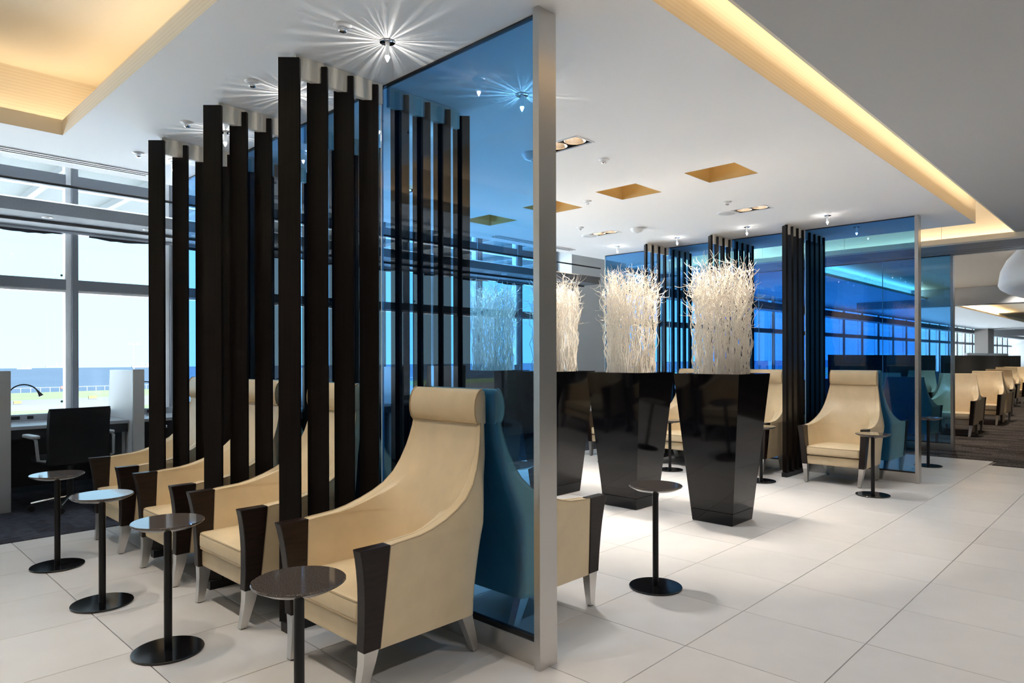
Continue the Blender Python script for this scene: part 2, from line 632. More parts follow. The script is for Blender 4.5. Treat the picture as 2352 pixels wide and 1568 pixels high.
# roof slab and enclosing walls
st(bx('ceiling_3', 'white', XL - .3, XR + .3, YB - .3, YW + .25, ZR, ZR + .25), 'flat white roof soffit above the window strip', 'ceiling')
st(bx('wall_back', 'wall', XL - .2, XR + .2, YB - .2, YB, -.1, ZR), 'plain taupe wall behind the lounge', 'wall')
st(bx('wall_left', 'wall', XL - .2, XL, YB, YW, -.1, ZR), 'plain taupe side wall', 'wall')
st(bx('wall_right', 'wall', XR, XR + .2, YB, YW, -.1, ZR), 'far end wall of the lounge', 'wall')

# ---- lounge header, ceilings beyond ------------------------------
hd = struct('trim_3', 'grey metal header soffit with dark sliding tracks', 'header')
hx = MB()
for a, b_, zb in ((10.33, 10.95, 2.797), (10.97, 11.12, 2.797), (11.15, 11.30, 2.797), (11.33, 11.45, 2.797)):
    MB().box(a, b_, YB, CY2, zb, zb + .05).build('soffit_strip', 'soffit', hd)
MB().box(10.33, 11.45, YB, CY2, 2.85, 2.87).build('track_recess', 'black_gap', hd)
MB().box(11.43, 11.45, YB, CY2, 2.87, 3.2).build('header_back', 'soffit', hd)
lc = struct('ceiling_4', 'beige lounge ceiling with glowing cove', 'ceiling')
MB().box(11.45, 20.3, YB, 4.9, 3.10, 3.14).build('lounge_ceiling', mat('beige_ceiling', (0.66, 0.55, 0.44), 0.8), lc)
MB().box(20.8, 46, YB, 4.9, 3.10, 3.14).build('lounge_ceiling', 'cream', lc)
MB().box(11.45, 46, 4.90, 4.93, 2.95, 3.14).build('cove_wall', 'cream', lc)
MB().box(11.45, 46, 4.55, 4.57, 2.85, 2.90).build('cove_lip', 'cream', lc)
MB().box(11.45, 46, 4.57, 7.6, 2.85, 2.88).build('lower_ceiling', 'white', lc)
MB().box(20.3, 20.8, YB, CY2, 2.66, 3.12).build('cross_beam', 'soffit', lc)
MB().box(46, 46.3, YB, 7.6, 2.5, 3.2).build('cross_beam', 'soffit', lc)
MB().box(46.3, XR, YB, 7.6, 2.85, 2.88).build('lower_ceiling', 'white', lc)

# ---- window wall -------------------------------------------------
def window_bay(n, x0, x1, detailed=True):
    w = struct('window_%d' % n, 'full-height window bay with grey mullion and transoms', 'window')
    fw = .055
    m = MB().box(x0, x0 + fw, YW - .02, YW + .16, 0.0, ZR)
    m.build('mullion', 'mullion', w)
    MB().box(x0 - .052, x0, YW + .03, YW + .13, 0.0, ZR).build('mullion_lit_cheek', 'mullion_daylit', w)  # pale box paints the daylight on the mullion side
    MB().box(x0 + fw, x1 - .052, YW + .0, YW + .12, 2.07, 2.175).build('transom', 'mullion', w)
    MB().box(x0 + fw, x1 - .052, YW + .0, YW + .12, 3.16, 3.27).build('transom', 'mullion', w)
    for zz in (2.07, 3.16):
        MB().box(x0 + fw, x1 - .052, YW + .03, YW + .12, zz - .028, zz).build('transom_lit_edge', 'mullion_daylit', w)  # pale strip paints the light caught along the transom's lower edge
    MB().box(x0 + fw, x1 - .052, YW + .0, YW + .12, 0.0, .62).build('sill_wall', 'mullion', w)
    for z0, z1 in ((.62, 2.07), (2.175, 3.16), (3.27, ZR)):
        MB().box(x0 + fw, x1 - .052, YW + .06, YW + .072, z0, z1).build('window_pane', 'glass_clear', w)
    if detailed:
        for z in (.90, 2.22, 2.80):
            MB().lathe([(.012, 0), (.012, .004)], 12).build('safety_dot', 'green_dot', w).matrix_local = Matrix.Translation((x1 - .08, YW + .055, z)) @ Matrix.Rotation(PI / 2, 4, 'X')
    return w


wn_i = 1
x = -3.93
while x < 9.8:
    window_bay(wn_i, x, min(x + .98, 9.9), x < 8)
    wn_i += 1
    x += .98
bx_w = bx('wall_window_pier', 'wall_grey', 9.85, 11.6, YW - .35, YW + .16, 0, ZR)
st(bx_w, 'smooth blue-grey wall panel between window bays', 'wall')
x = 11.6
while x < XR - 1:
    window_bay(wn_i, x, x + 2.0, False)
    wn_i += 1
    x += 2.0
st(bx('wall_left_window_pier', 'wall_grey', XL, -3.93, YW - .1, YW + .16, 0, ZR), 'grey wall pier at the end of the windows', 'wall')
# light shelf box with downlights, roller shade rail, black rod
sh = struct('trim_4', 'grey stone-textured light shelf running along the windows', 'light shelf')
MB().box(XL, 9.85, 7.30, 7.66, 2.657, 2.77).build('shelf_box', 'shelf', sh)
MB().box(XL, 9.85, 7.295, 7.302, 2.765, 2.778).build('shelf_trim', 'chrome', sh)
MB().box(XL, 9.85, 7.66, 7.95, 2.63, 2.74).build('shade_box', 'shelf', sh)
MB().box(XL, 9.85, 7.95, 7.97, 2.60, 2.64).build('shade_rail', 'chrome', sh)
MB().box(11.6, XR, 7.60, 7.95, 2.62, 2.80).build('shelf_box', 'shelf', sh)
x = -3.9
k = 0
while x < 9.7:
    pts = []
    n = 14
    top = [(x + .05 + .92 * i / n, 2.625) for i in range(n + 1)]
    bot = [(x + .05 + .92 * i / n, 2.592 - .014 * math.sin(i * .45 + k) - random.uniform(0, .008)) for i in range(n + 1)]
    MB().prism(top + bot[::-1], lambda a, b_, t: (a, t, b_), 7.985, 7.992).build('shade_hem', 'shade', sh)
    x += .98
    k += 1
MB().tube([(XL, 7.30, 2.935), (9.85, 7.30, 2.935)], .012, 8).build('black_rod', 'black', sh)
for k in range(16):
    xx = -3.6 + .86 * k
    if xx > 9.6: break
    d = MB().lathe([(.045, 0), (.045, -.006), (.03, -.006), (.028, .0)], 20, (xx, 7.47, 2.657))
    d.build('shelf_downlight', 'plastic_white', sh, 40)
# linear slot diffusers in the ceiling
for k, (xa, xb) in enumerate(((-3.0, 1.95), (5.93, 7.46))):
    t = thing('slot_diffuser', ['long white linear air slot in ceiling above the office desks', 'short white linear air slot in ceiling beyond the willow planters'][k], 'air vent', (0, 0, H), group='ceiling air slots')
    for yy in (5.955, 6.005, 6.055):
        MB().box(xa, xb, yy, yy + .018, -.008, -.0005).build('blade', 'plastic_white', t)
    MB().box(xa, xb, 5.973, 6.055, -.003, -.0005).build('slot', 'black_gap', t)

# ================================================================== OUTSIDE
GZ = -15.0
strips = [('apron', 'concrete', 9, 150), ('grass_verge', 'dry', 150, 175), ('taxiway', 'asphalt', 175, 228), ('grass_verge', 'grass', 228, 262),
          ('runway', 'asphalt', 262, 330), ('grass_verge', 'grass', 330, 400)]
gl = dict(apron='pale concrete airport apron outside the window', taxiway='grey asphalt taxiway outside the window', runway='grey asphalt runway between grass verges')
for k, (nm, mm, y0, y1) in enumerate(strips):
    o = bx('ground_%s_%d' % (nm, k + 1), mm, -1500, 9000, y0, y1, GZ - 1, GZ + .01 * k)
    st(o, gl.get(nm, ['', 'dry yellowish grass verge beyond the apron', '', 'green grass verge between taxiway and runway', '', 'green grass verge by the seaside fence'][k]), 'ground')
o = bx('ground_sea', 'sea', -2500, 9000, 400, 1560, GZ - 2, GZ - .5)
st(o, 'hazy blue sea beyond the airfield', 'sea')
cn = tag(empty('entrance_canopy', (0, 0, 0)), 'pale ribbed canopy roof outside above the windows', 'canopy')
MB().box(-12, 45, YW + .5, 17.5, 4.62, 4.8).build('canopy_deck', 'canopy', cn)
for k in range(40):
    xx = -11 + 1.4 * k
    MB().box(xx, xx + .12, YW + .6, 17.4, 4.50, 4.62).build('canopy_rib', 'canopy_rib', cn)
MB().box(-12, 45, 17.3, 17.6, 4.45, 4.85).build('canopy_fascia', 'canopy_rib', cn)
# fence by the sea
fe = tag(empty('airfield_fence', (0, 398, GZ)), 'long pale picket fence between grass and sea', 'fence')
fm = MB()
for k in range(260):
    fm.box(-260 + 4 * k, -260 + 4 * k + .3, 0, .3, 0, 2.6)
fp = fm.build('fence_posts', 'fence', fe)
fp['kind'] = 'stuff'
MB().box(-260, 780, .1, .2, 2.3, 2.6).build('fence_rail', 'fence', fe)
# ships, mast, signs: pixel-size, on the ground outside
def ship(x, y, s, label):
    t = thing('ship', label, 'ship', (x, y, GZ - .5), 0, 'ships at sea')
    MB().prism([(-1, .0), (1.0, 0), (1.15, .16), (-1.05, .13)], lambda a, b_, t_: (a * s, t_, b_ * s), -s * .1, s * .1).build('hull', 'ship', t)
    MB().box(.35 * s, .75 * s, -s * .08, s * .08, .14 * s, .42 * s).build('bridge', 'ship', t)
    MB().box(-.1 * s, .0, -s * .03, s * .03, .12 * s, .55 * s).build('ship_mast', 'ship', t)


def out(u, v, z):
    r = ((822.212 - v) / 1565.755)
    a = (u - 1176) / 1565.755
    d = (z - 1.3422) / r
    return d * (cr + a * sr), d * (sr - a * cr)


for u, v, s, lb in ((55, 845, 10, 'small white ship, leftmost on the hazy sea'), (132, 841, 17, 'long low white ship on the sea horizon'), (327, 841.5, 18, 'white ship with tall bridge beside the light mast')):
    px, py = out(u, v, GZ - .5)
    ship(px, py, s * py / 1400, lb)
px, py = out(308, 893, GZ)
t = thing('light_mast', 'tall pale floodlight mast on the airfield', 'light mast', (px, py, GZ))
hz_ = py / 1565 * 1.04 * (893 - 800)
MB().tube([(0, 0, 0), (0, 0, hz_)], [.35, .22], 8).build('pole', 'mast', t)
for dx in (-2.4, -.8, .8, 2.4):
    MB().box(dx - .5, dx + .5, -.3, .3, hz_ - .6, hz_ + .7).build('lamp_head', 'mast', t)
MB().box(-3, 3, -.1, .1, hz_ - .5, hz_ - .2).build('crossbar', 'mast', t)
for u, v, w, c, lb in ((148, 888.5, 13, 'sign_red', 'red airfield sign near the runway'), (40, 923, 12, 'sign_yellow', 'small yellow airfield sign in dry grass'),
                       (213, 911, 14, 'sign_yellow', 'yellow airfield sign beside the taxiway'), (20, 889, 4, 'sign_red', 'tiny red airfield marker board')):
    px, py = out(u, v + 3, GZ)
    sc = py / 1565 * 1.03
    t = thing('airfield_sign', lb, 'sign', (px, py, GZ), group='airfield signs')
    MB().box(-w * sc / 2, w * sc / 2, 0, .2, .3, 6.5 * sc).build('sign_board', c, t)
    MB().box(-w * sc / 2 - .5 * sc, -w * sc / 2, -.05, .25, 0, 6.5 * sc).build('sign_leg', 'black', t)

# ================================================================== GLASS PARTITIONS
PX1, PX2, PX3 = 2.235, 8.23, 11.33


def partition(name_label, px, y0, y1, joints, zt, base_h=.105, floor_z=0.0):
    t = thing('glass_partition', name_label, 'glass partition', (px, 0, floor_z), group='blue glass partitions')
    MB().box(-.055, .058, y0 - .022, y0 + .012, 0, zt - .002).build('end_post', 'steel', t)
    MB().box(-.032, .032, y0 + .012, y1, 0, base_h).build('base_rail', 'steel', t)
    MB().box(-.014, .014, y0 + .012, y1, base_h, base_h + .012).build('gasket', 'black', t)
    MB().box(-.012, .012, y0 + .012, y1, zt - .009, zt - .001).build('top_channel', 'black', t)
    ys = [y0 + .012] + joints + [y1]
    for a, b_ in zip(ys, ys[1:]):
        MB().box(-.006, .006, a + .004, b_ - .004, base_h + .012, zt - .009).build('glass_pane', 'glass_blue', t)
    for j in joints:
        MB().box(-.0065, .0065, j - .004, j + .004, base_h + .012, zt - .009).build('joint_seal', 'glass_edge', t)
    MB().box(-.012, .012, y1, y1 + .012, 0, zt - .002).build('end_trim', 'steel', t)
    return t


partition('blue glass partition with steel end post beside the office desks', PX1, 1.96, 5.98, [3.155, 4.09, 5.0], H)
partition('blue glass partition with steel end post next to the carpeted lounge', PX2, 1.93, 6.00, [3.10, 4.02, 4.93], H)
partition('blue glass partition standing on the brown carpet', PX3, 2.22, 6.0, [3.12, 4.1, 5.05], 2.797, floor_z=.004)


# ================================================================== SLAT SCREENS
def make_screen(sgn):
    """runs along local +X (towards the glass); slats turned 45 degrees"""
    t = empty('slat_screen')
    tag(t, 'x', 'slat screen')
    hw, th = .0515, .012
    for i in range(4):
        cx_ = i * .155
        if i == 0:
            prof = [(-hw, .048), (hw, .048), (hw, 2.828), (-hw, 2.828)]
        else:
            nb = .021
            prof = [(-hw, .048), (hw, .048), (hw, 2.828), (nb, 2.828), (nb, 2.742), (-nb, 2.742), (-nb, 2.828), (-hw, 2.828)]
        c45, s45 = math.cos(PI / 4), sgn * math.sin(PI / 4)
        MB().prism(prof, lambda a, b_, tt: (cx_ + a * c45 - tt * s45, a * s45 + tt * c45, b_), -th, th).build('slat', 'slat', t)
    MB().box(.028, .545, -.0145, .0145, 2.742, H - .002).build('top_beam', 'beam', t)
    MB().box(-.035, .515, -.030, .030, 0, .048).build('plinth', 'black', t)
    return t


pa, pb = Proto(make_screen(-1)), Proto(make_screen(1))
SY = [3.13, 4.04, 4.96]
zone = {
    'A': 'office side of the desk-side glass partition',
    'B': 'planter side of the desk-side glass partition',
    'C': 'planter side of the lounge-side glass partition',
    'D': 'lounge side of the lounge-side glass partition',
}
for k, y in enumerate(SY):
    pa.put((1.666, y, 0), 0, '%s dark slat screen from steel post, %s' % (ORD[k], zone['A']), 'dark slat screens')
    o = pa.put((2.804, y, 0), PI, '%s dark slat screen from steel post, %s' % (ORD[k], zone['B']), 'dark slat screens')
    pb.put((7.66, y - .02, 0), 0, '%s dark slat screen from steel post, %s' % (ORD[k], zone['C']), 'dark slat screens')
    pb.put((8.80, y - .02, 0), PI, '%s dark slat screen from steel post, %s' % (ORD[k], zone['D']), 'dark slat screens')


# ================================================================== ARMCHAIRS
def interp(tab, z):
    if z <= tab[0][0]:
        return tab[0][1]
    for (a, va), (b_, vb) in zip(tab, tab[1:]):
        if z <= b_:
            t = (z - a) / (b_ - a)
            return va + (vb - va) * t
    return tab[-1][1]


T_QF = [(.19, .645), (.60, .617), (.604, .585), (.607, .53), (.612, .465), (.625, .40), (.65, .32), (.68, .25), (.715, .19), (.77, .135), (.83, .10), (.90, .072), (.95, .058), (1.0, .047), (1.04, .042)]
T_QR = [(.19, .125), (.30, .128), (.45, .115), (.515, .108), (.58, .095), (.652, .078), (.763, .05), (.893, .020), (1.0, .010), (1.04, .008)]
T_W = [(.19, .307), (.5, .333), (.6, .340), (.65, .330), (.72, .312), (.8, .292), (.9, .272), (1.0, .255), (1.04, .25)]
T_QI = [(.19, .25), (.4, .225), (.55, .195), (.65, .165), (.715, .145), (.77, .120), (.83, .092), (.9, .066), (.95, .053), (1.0, .043), (1.04, .038)]
T_E = [(.19, .052), (.6, .055), (.75, .05), (.9, .035), (1.04, .02)]
ROWS = [.19, .25, .32, .40, .48, .55, .588, .600, .604, .607, .612, .625, .65, .68, .715, .745, .77, .80, .83, .865, .90, .95, 1.0, 1.04]


def rounded_rect(x0, x1, y0, y1, r, z, n=5):
    pts = []
    for cx_, cy_, a0 in ((x1 - r, y1 - r, 0), (x0 + r, y1 - r, PI / 2), (x0 + r, y0 + r, PI), (x1 - r, y0 + r, 1.5 * PI)):
        for i in range(n + 1):
            a = a0 + PI / 2 * i / n
            pts.append((cx_ + r * math.cos(a), cy_ + r * math.sin(a), z))
    return pts


def pillow(mb, x0, x1, y0, y1, z0, z1, r, edge, dome=0.0):
    """box cushion with rolled edges; x0..x1 etc are outer limits"""
    rows = []
    for k in range(5):
        a = PI / 2 * k / 4
        i = edge * (1 - math.sin(a))
        rows.append(rounded_rect(x0 + i, x1 - i, y0 + i, y1 - i, max(r - i * .5, .006), z0 + edge * (1 - math.cos(a))))
    for k in range(5):
        a = PI / 2 * k / 4
        i = edge * (1 - math.cos(a))
        rows.append(rounded_rect(x0 + i, x1 - i, y0 + i, y1 - i, max(r - i * .5, .006), z1 - edge + edge * math.sin(a)))
    if dome:
        for f in (.25, .5, .75, .93):
            i = edge + f * (min(x1 - x0, y1 - y0) / 2 - edge)
            rr = max(.004, r * (1 - f))
            rows.append(rounded_rect(x0 + i, x1 - i, y0 + i, y1 - i, rr, z1 + dome * math.sin(f * PI / 2)))
    mb.loft(rows)


def make_armchair(name, headrest=True):
    """local: +X is the way it faces, X=0 at the rear of the headrest; Z up"""
    t = empty(name)
    tag(t, 'x', 'armchair')
    rows = []
    for z in ROWS:
        qf, qr, w, qi, e_ = (interp(T, z) for T in (T_QF, T_QR, T_W, T_QI, T_E))
        rc = min(.03, (qf - qr) * .4)
        half = []
        for i in range(6):
            half.append((qf + (qr + rc - qf) * i / 6, w))
        for i in range(5):
            a = PI / 2 * i / 4
            half.append((qr + rc - rc * math.sin(a), w - rc + rc * math.cos(a)))
        for i in range(1, 5):
            half.append((qr, (w - rc) * (1 - i / 5)))
        outer = half + [(qr, 0)] + [(a, -b_) for a, b_ in half[::-1]]
        wi = w - e_
        inn = []
        m_ = 14
        for i in range(m_ + 1):
            # one U-shaped scoop at every height, cut off where the wing edge lies
            kk = min(1.0, max(0.0, (.86 - z) / .26)) ** 1.7
            q0 = qf + (.62 - qf) * kk if z > .6 else qf
            n_ = 2.9
            s0 = min(.97, max(0.0, (q0 - qf) / max(q0 - qi, .02)))
            th0 = math.asin(s0 ** (n_ / 2))
            th = th0 + (PI / 2 - th0) * i / m_
            ex = 2 / n_
            inn.append((q0 - (q0 - qi) * math.sin(th) ** ex, wi * max(0, math.cos(th)) ** ex if i < m_ else 0))
        inner = [(a, -b_) for a, b_ in inn] + inn[::-1][1:]
        rows.append([(a, b_, z) for a, b_ in outer + inner])
    mb_ = MB()
    mb_.loft(rows)
    shell = mb_.build('upholstered_shell', 'leather', t, 52)
    # piping along the outer rim of both wings
    for s in (-1, 1):
        pts = [(interp(T_QF, z) - .004, s * (interp(T_W, z) - .003), z) for z in ROWS]
        MB().tube(pts, .0042, 6).build('piping', 'seam', shell, 60)
        pts = [(interp(T_QF, z) - .003, s * (interp(T_W, z) - interp(T_E, z) + .003), z) for z in ROWS if z > .38]
        MB().tube(pts, .0045, 6).build('piping', 'leather', shell, 60)
    # seat frame and cushion
    m2 = MB()
    pillow(m2, .20, .700, -.278, .278, .196, .288, .02, .012)
    m2.build('seat_apron', 'leather', t, 40)
    MB().box(.22, .68, -.268, .268, .284, .305).build('seat_gap_shade', 'black_gap', t)  # black block paints the shade between apron and cushion
    m3 = MB()
    pillow(m3, .19, .718, -.276, .276, .296, .388, .035, .022, .014)
    cu = m3.build('seat_cushion', 'leather', t, 50)
    for zz, inset in ((.380, .004), (.303, .004)):
        p = rounded_rect(.19 + inset, .718 - inset, -.276 + inset, .276 - inset, .035, zz, 4)
        MB().tube(p + p[:1], .0045, 6).build('piping', 'seam', cu, 60)
    # wooden arm fronts
    fr = [(.195, .722), (.30, .722), (.40, .726), (.46, .731), (.52, .739), (.565, .747), (.60, .757)]
    for s in (-1, 1):
        poly = [(q_, z) for z, q_ in fr] + [(.615, .606), (.643, .195)]
        poly[len(fr) - 1] = (.757, .606)

        def fn(a, b_, tt, s=s):
            lean = (b_ - .195) / .41 * .030
            return (a, s * (.258 + lean + tt), b_)
        o = MB().prism(poly, fn, 0, .056).build('arm_front', 'wood', t)
        md = o.modifiers.new('bevel', 'BEVEL')
        md.width = .004
        md.segments = 2
        md.limit_method = 'ANGLE'
    # legs
    def leg(sections):
        rows_ = []
        for (q_, w_, hx_, hy_, z) in sections:
            rows_.append([(q_ - hx_, w_ - hy_, z), (q_ + hx_, w_ - hy_, z), (q_ + hx_, w_ + hy_, z), (q_ - hx_, w_ + hy_, z)])
        o = MB().loft(rows_).build('leg', 'alu', t)
        MB().box(sections[0][0] - .011, sections[0][0] + .011, sections[0][1] - .011, sections[0][1] + .011, 0, .006).build('glide', 'black', o)
        return o
    for s in (-1, 1):
        leg([(.712, s * .266, .017, .016, .005), (.700, s * .272, .022, .019, .07), (.688, s * .280, .028, .022, .14), (.682, s * .284, .034, .024, .197)])
        leg([(.090, s * .256, .016, .016, .005), (.112, s * .262, .020, .018, .06), (.140, s * .266, .026, .021, .13), (.165, s * .268, .032, .024, .195)])
    # underside deck
    MB().box(.14, .66, -.27, .27, .192, .20).build('base_cloth', 'black_gap', t)
    if headrest:
        prof = [(.002, 1.032), (.022, 1.028), (.046, 1.033), (.060, 1.050), (.068, 1.080), (.069, 1.112), (.065, 1.146), (.054, 1.174), (.038, 1.191), (.022, 1.197), (.008, 1.190), (.002, 1.165)]
        hr = MB()
        rws = []
        for w_, sc in ((-.249, .86), (-.246, .95), (-.236, 1.0), (0, 1.0), (.236, 1.0), (.246, .95), (.249, .86)):
            rws.append([(.025 + (a - .025) * sc, w_, 1.112 + (b_ - 1.112) * sc) for a, b_ in prof])
        hr.loft(rws)
        ho = hr.build('headrest', 'leather', t, 50)
        for s in (-1, 1):
            pp = [(a, s * .244, b_) for a, b_ in prof[2:10]]
            MB().tube(pp, .0038, 6).build('piping', 'seam', ho, 60)
        pp = [(.046, -.240, 1.032), (.046, .240, 1.032)]
        MB().tube(pp, .004, 6).build('piping', 'seam', ho, 60)
    else:
        MB().tube([(.047, -.25, 1.038), (.030, -.25, 1.042), (.030, .25, 1.042), (.047, .25, 1.038)], .006, 6).build('piping', 'leather', t, 60)
    return t


hp = Proto(make_armchair('high_back_armchair'))
lp = Proto(make_armchair('low_back_armchair', False))
CY = [2.56, 3.59, 4.49, 5.48]
for k in range(4):
    hp.put((PX1 - .012, CY[k], 0), PI, '%s cream high-back armchair from steel post, %s' % (ORD[k], zone['A']), 'cream high-back armchairs')
    hp.put((PX1 + .012, [2.53, 3.59, 4.49, 5.48][k], 0), 0, '%s cream high-back armchair from steel post, %s' % (ORD[k], zone['B']), 'cream high-back armchairs')
    hp.put((PX2 - .012, [2.555, 3.60, 4.50, 5.46][k], 0), PI, '%s cream high-back armchair from steel post, %s' % (ORD[k], zone['C']), 'cream high-back armchairs')
    hp.put((PX2 + .012, [2.54, 3.59, 4.49, 5.46][k], 0), 0, '%s cream high-back armchair from steel post, %s' % (ORD[k], zone['D']), 'cream high-back armchairs')
for x, y, rz, lb in (
        (14.22, 2.67, PI, 'low-back cream armchair on brown carpet, nearest the carpet edge, facing the glass'),
        (14.26, 2.75, 0, 'low-back cream armchair back to back with the one nearest the carpet edge'),
        (16.90, 2.70, PI, 'low-back cream armchair second from the carpet edge, facing the glass partitions'),
        (16.94, 2.70, 0, 'low-back cream armchair back to back with the second one on brown carpet'),
        (19.6, 2.9, PI, 'low-back cream armchair third along the brown carpet row'),
        (23.9, 3.35, PI, 'low-back cream armchair by the dark low partition, facing its small table'),
        (24.9, 3.3, PI, 'low-back cream armchair at the far end beside the dark low partition'),
        (14.2, 3.85, PI, 'low-back cream armchair tucked close to the dark low partition behind blue glass'),
        (11.365, 2.84, 0, 'low-back cream armchair with its back against the carpet-side blue glass'),
        (17.0, 3.9, PI, 'low-back cream armchair in the row along the dark low partition')):
    lp.put((x, y, .004), rz, lb, 'low-back armchairs in the lounge')


# ================================================================== SIDE TABLES
def make_table():
    t = empty('side_table')
    tag(t, 'x', 'side table')
    MB().lathe([(.02, .572), (.112, .572), (.122, .574), (.151, .590), (.1545, .5935), (.1545, .598), (.152, .600), (.02, .600)], 56).build('table_top', 'granite', t, 30)
    MB().lathe([(.0175, .012), (.0175, .572)], 24).build('pole', 'black_steel', t, 40)
    MB().lathe([(.04, .56), (.04, .572)], 24).build('top_flange', 'black_steel', t, 40)
    MB().lathe([(.148, 0), (.153, .002), (.153, .009), (.151, .011), (.03, .012)], 56).build('table_base', 'black_gloss', t, 30)
    return t


tp = Proto(make_table())
for key, pts in {'A': [(1.153, 2.109), (1.157, 3.314), (1.132, 4.219), (1.136, 5.194)],
                 'B': [(3.455, 2.166), (3.45, 3.314), (3.44, 4.22), (3.44, 5.19)],
                 'C': [(7.212, 2.077), (7.20, 3.189), (7.18, 4.30), (7.19, 5.19)],
                 'D': [(9.609, 2.139), (9.45, 3.25), (9.44, 4.22), (9.44, 5.19)]}.items():
    for k, (x, y) in enumerate(pts):
        tp.put((x, y, 0), 0, '%s round granite side table from steel post, %s' % (ORD[k], zone[key]), 'round granite side tables')
tp.put((22.9, 3.05, .004), 0, 'round granite side table among low-back armchairs on brown carpet', 'round granite side tables')


# ================================================================== PLANTERS AND WILLOW
def make_pot():
    t = empty('tapered_planter')
    tag(t, 'x', 'planter')
    zt = 1.212
    hb, ht = .176, .285

    def hw(z):
        return hb + (ht - hb) * z / zt

    def sq(h, z):
        return [(-h, -h, z), (h, -h, z), (h, h, z), (-h, h, z)]
    o = MB().loft([sq(hw(.104), .104), sq(hw(zt), zt), sq(hw(zt) - .022, zt), sq(hw(zt) - .022 - .01, zt - .12)], True, True).build('pot_body', 'lacquer', t)
    MB().loft([sq(hw(0) - .006, 0), sq(hw(0), .006), sq(hw(.100), .100), sq(hw(.1) - .006, .104)]).build('pot_plinth', 'lacquer', t)
    h2 = hw(zt) - .03
    MB().box(-h2, h2, -h2, h2, zt - .12, zt - .105).build('soil', 'soil', t)
    return t


def make_willow(seed):
    rnd = random.Random(seed)
    mb_ = MB()
    for k in range(225):
        rr = math.sqrt(rnd.random()) * .215
        if k % 3 == 0:
            rr = rnd.uniform(.17, .225)
        a = rnd.random() * 2 * PI
        top_r = rr * rnd.uniform(.98, 1.18) + rnd.uniform(0, .025)
        hgt = rnd.uniform(.74, 1.0) if k % 4 else rnd.uniform(.9, 1.06)
        n = 22
        p1, p2, p3, p4 = (rnd.uniform(0, 6.28) for _ in range(4))
        f1, f2 = rnd.uniform(13, 24), rnd.uniform(13, 24)
        da = rnd.uniform(-.35, .35)
        pts, rad = [], []
        r0 = rnd.uniform(.0026, .0052)
        for i in range(n + 1):
            s = i / n
            amp = .007 + .015 * s ** 1.3
            rad_c = rr + (top_r - rr) * s
            aa = a + da * s
            x_ = rad_c * math.cos(aa) + amp * math.sin(f1 * s + p1) + .45 * amp * math.sin(2.3 * f1 * s + p3)
            y_ = rad_c * math.sin(aa) + amp * math.sin(f2 * s + p2) + .45 * amp * math.sin(2.1 * f2 * s + p4)
            pts.append((x_, y_, 1.10 + s * hgt))
            rad.append(r0 * (1.1 - .72 * s))
        mb_.tube(pts, rad, 4)
        # curly side shoots near the top
        for q_ in range(3):
            s0 = rnd.randint(13, n - 1) if q_ else n - 1
            p0 = Vector(pts[s0])
            dr = Vector((rnd.uniform(-1, 1), rnd.uniform(-1, 1), rnd.uniform(.5, 1.8))).normalized()
            ln = rnd.uniform(.07, .17)
            rot = Matrix.Rotation(rnd.uniform(-.55, .55), 3, Vector((rnd.uniform(-1, 1), rnd.uniform(-1, 1), .2)).normalized())
            sp = [p0.copy()]
            for i in range(7):
                if i == 4:
                    rot = rot.inverted()
                dr = rot @ dr
                sp.append(sp[-1] + dr * ln / 7)
            mb_.tube(sp, [r0 * .62 * (1 - .07 * i) for i in range(8)], 3)
    return mb_


pp_ = Proto(make_pot())
wme = []
for sd in (3, 11):
    me = make_willow(sd).mesh('willow_branches', 80)
    me.materials.append(M['willow'])
    wme.append(me)
POTS = [(5.275, 2.668), (5.25, 3.553), (5.255, 4.46), (5.255, 5.36)]
PL = ['beside the end of the row near the open floor', 'second from the open floor', 'third from the open floor', 'closest to the windows']
for k, (x, y) in enumerate(POTS):
    pp_.put((x, y, 0), 0, 'glossy black tapered square planter, %s' % PL[k], 'black tapered planters')
    o = bpy.data.objects.new('willow_branches', wme[k % 2])
    COL.objects.link(o)
    o.location = (x, y, 0)
    o.rotation_euler = (0, 0, 1.3 * k)
    tag(o, 'bleached curly willow branches in black planter, %s' % PL[k], 'branches', 'willow bundles', 'stuff')


# ================================================================== CEILING FIXTURES
def make_crystal():
    t = empty('crystal_downlight')
    tag(t, 'x', 'ceiling light')
    MB().lathe([(.030, -.001), (.036, -.004), (.036, -.006), (.026, -.004), (.020, -.002)], 28).build('chrome_ring', 'chrome', t, 40)
    c = MB().lathe([(.0105, -.004), (.0105, -.068), (.0105, -.070)], 12).build('crystal_rod', 'crystal', t, 20)
    MB().lathe([(.0105, -.070), (.0125, -.074), (.005, -.092), (.0005, -.098)], 12).build('crystal_tip', 'crystal_tip', c)
    return t


cp = Proto(make_crystal())
CR = {'A': [(1.93, 2.68), (1.935, 3.60), (1.945, 4.52), (1.945, 5.44)], 'B': [(2.855, 2.667), (2.86, 3.58), (2.86, 4.5), (2.86, 5.4)],
      'C': [(7.545, 2.61), (7.56, 3.51), (7.60, 4.44), (7.62, 5.36)], 'D': [(8.45, 2.6), (8.85, 3.5), (8.85, 4.4), (8.85, 5.3)]}


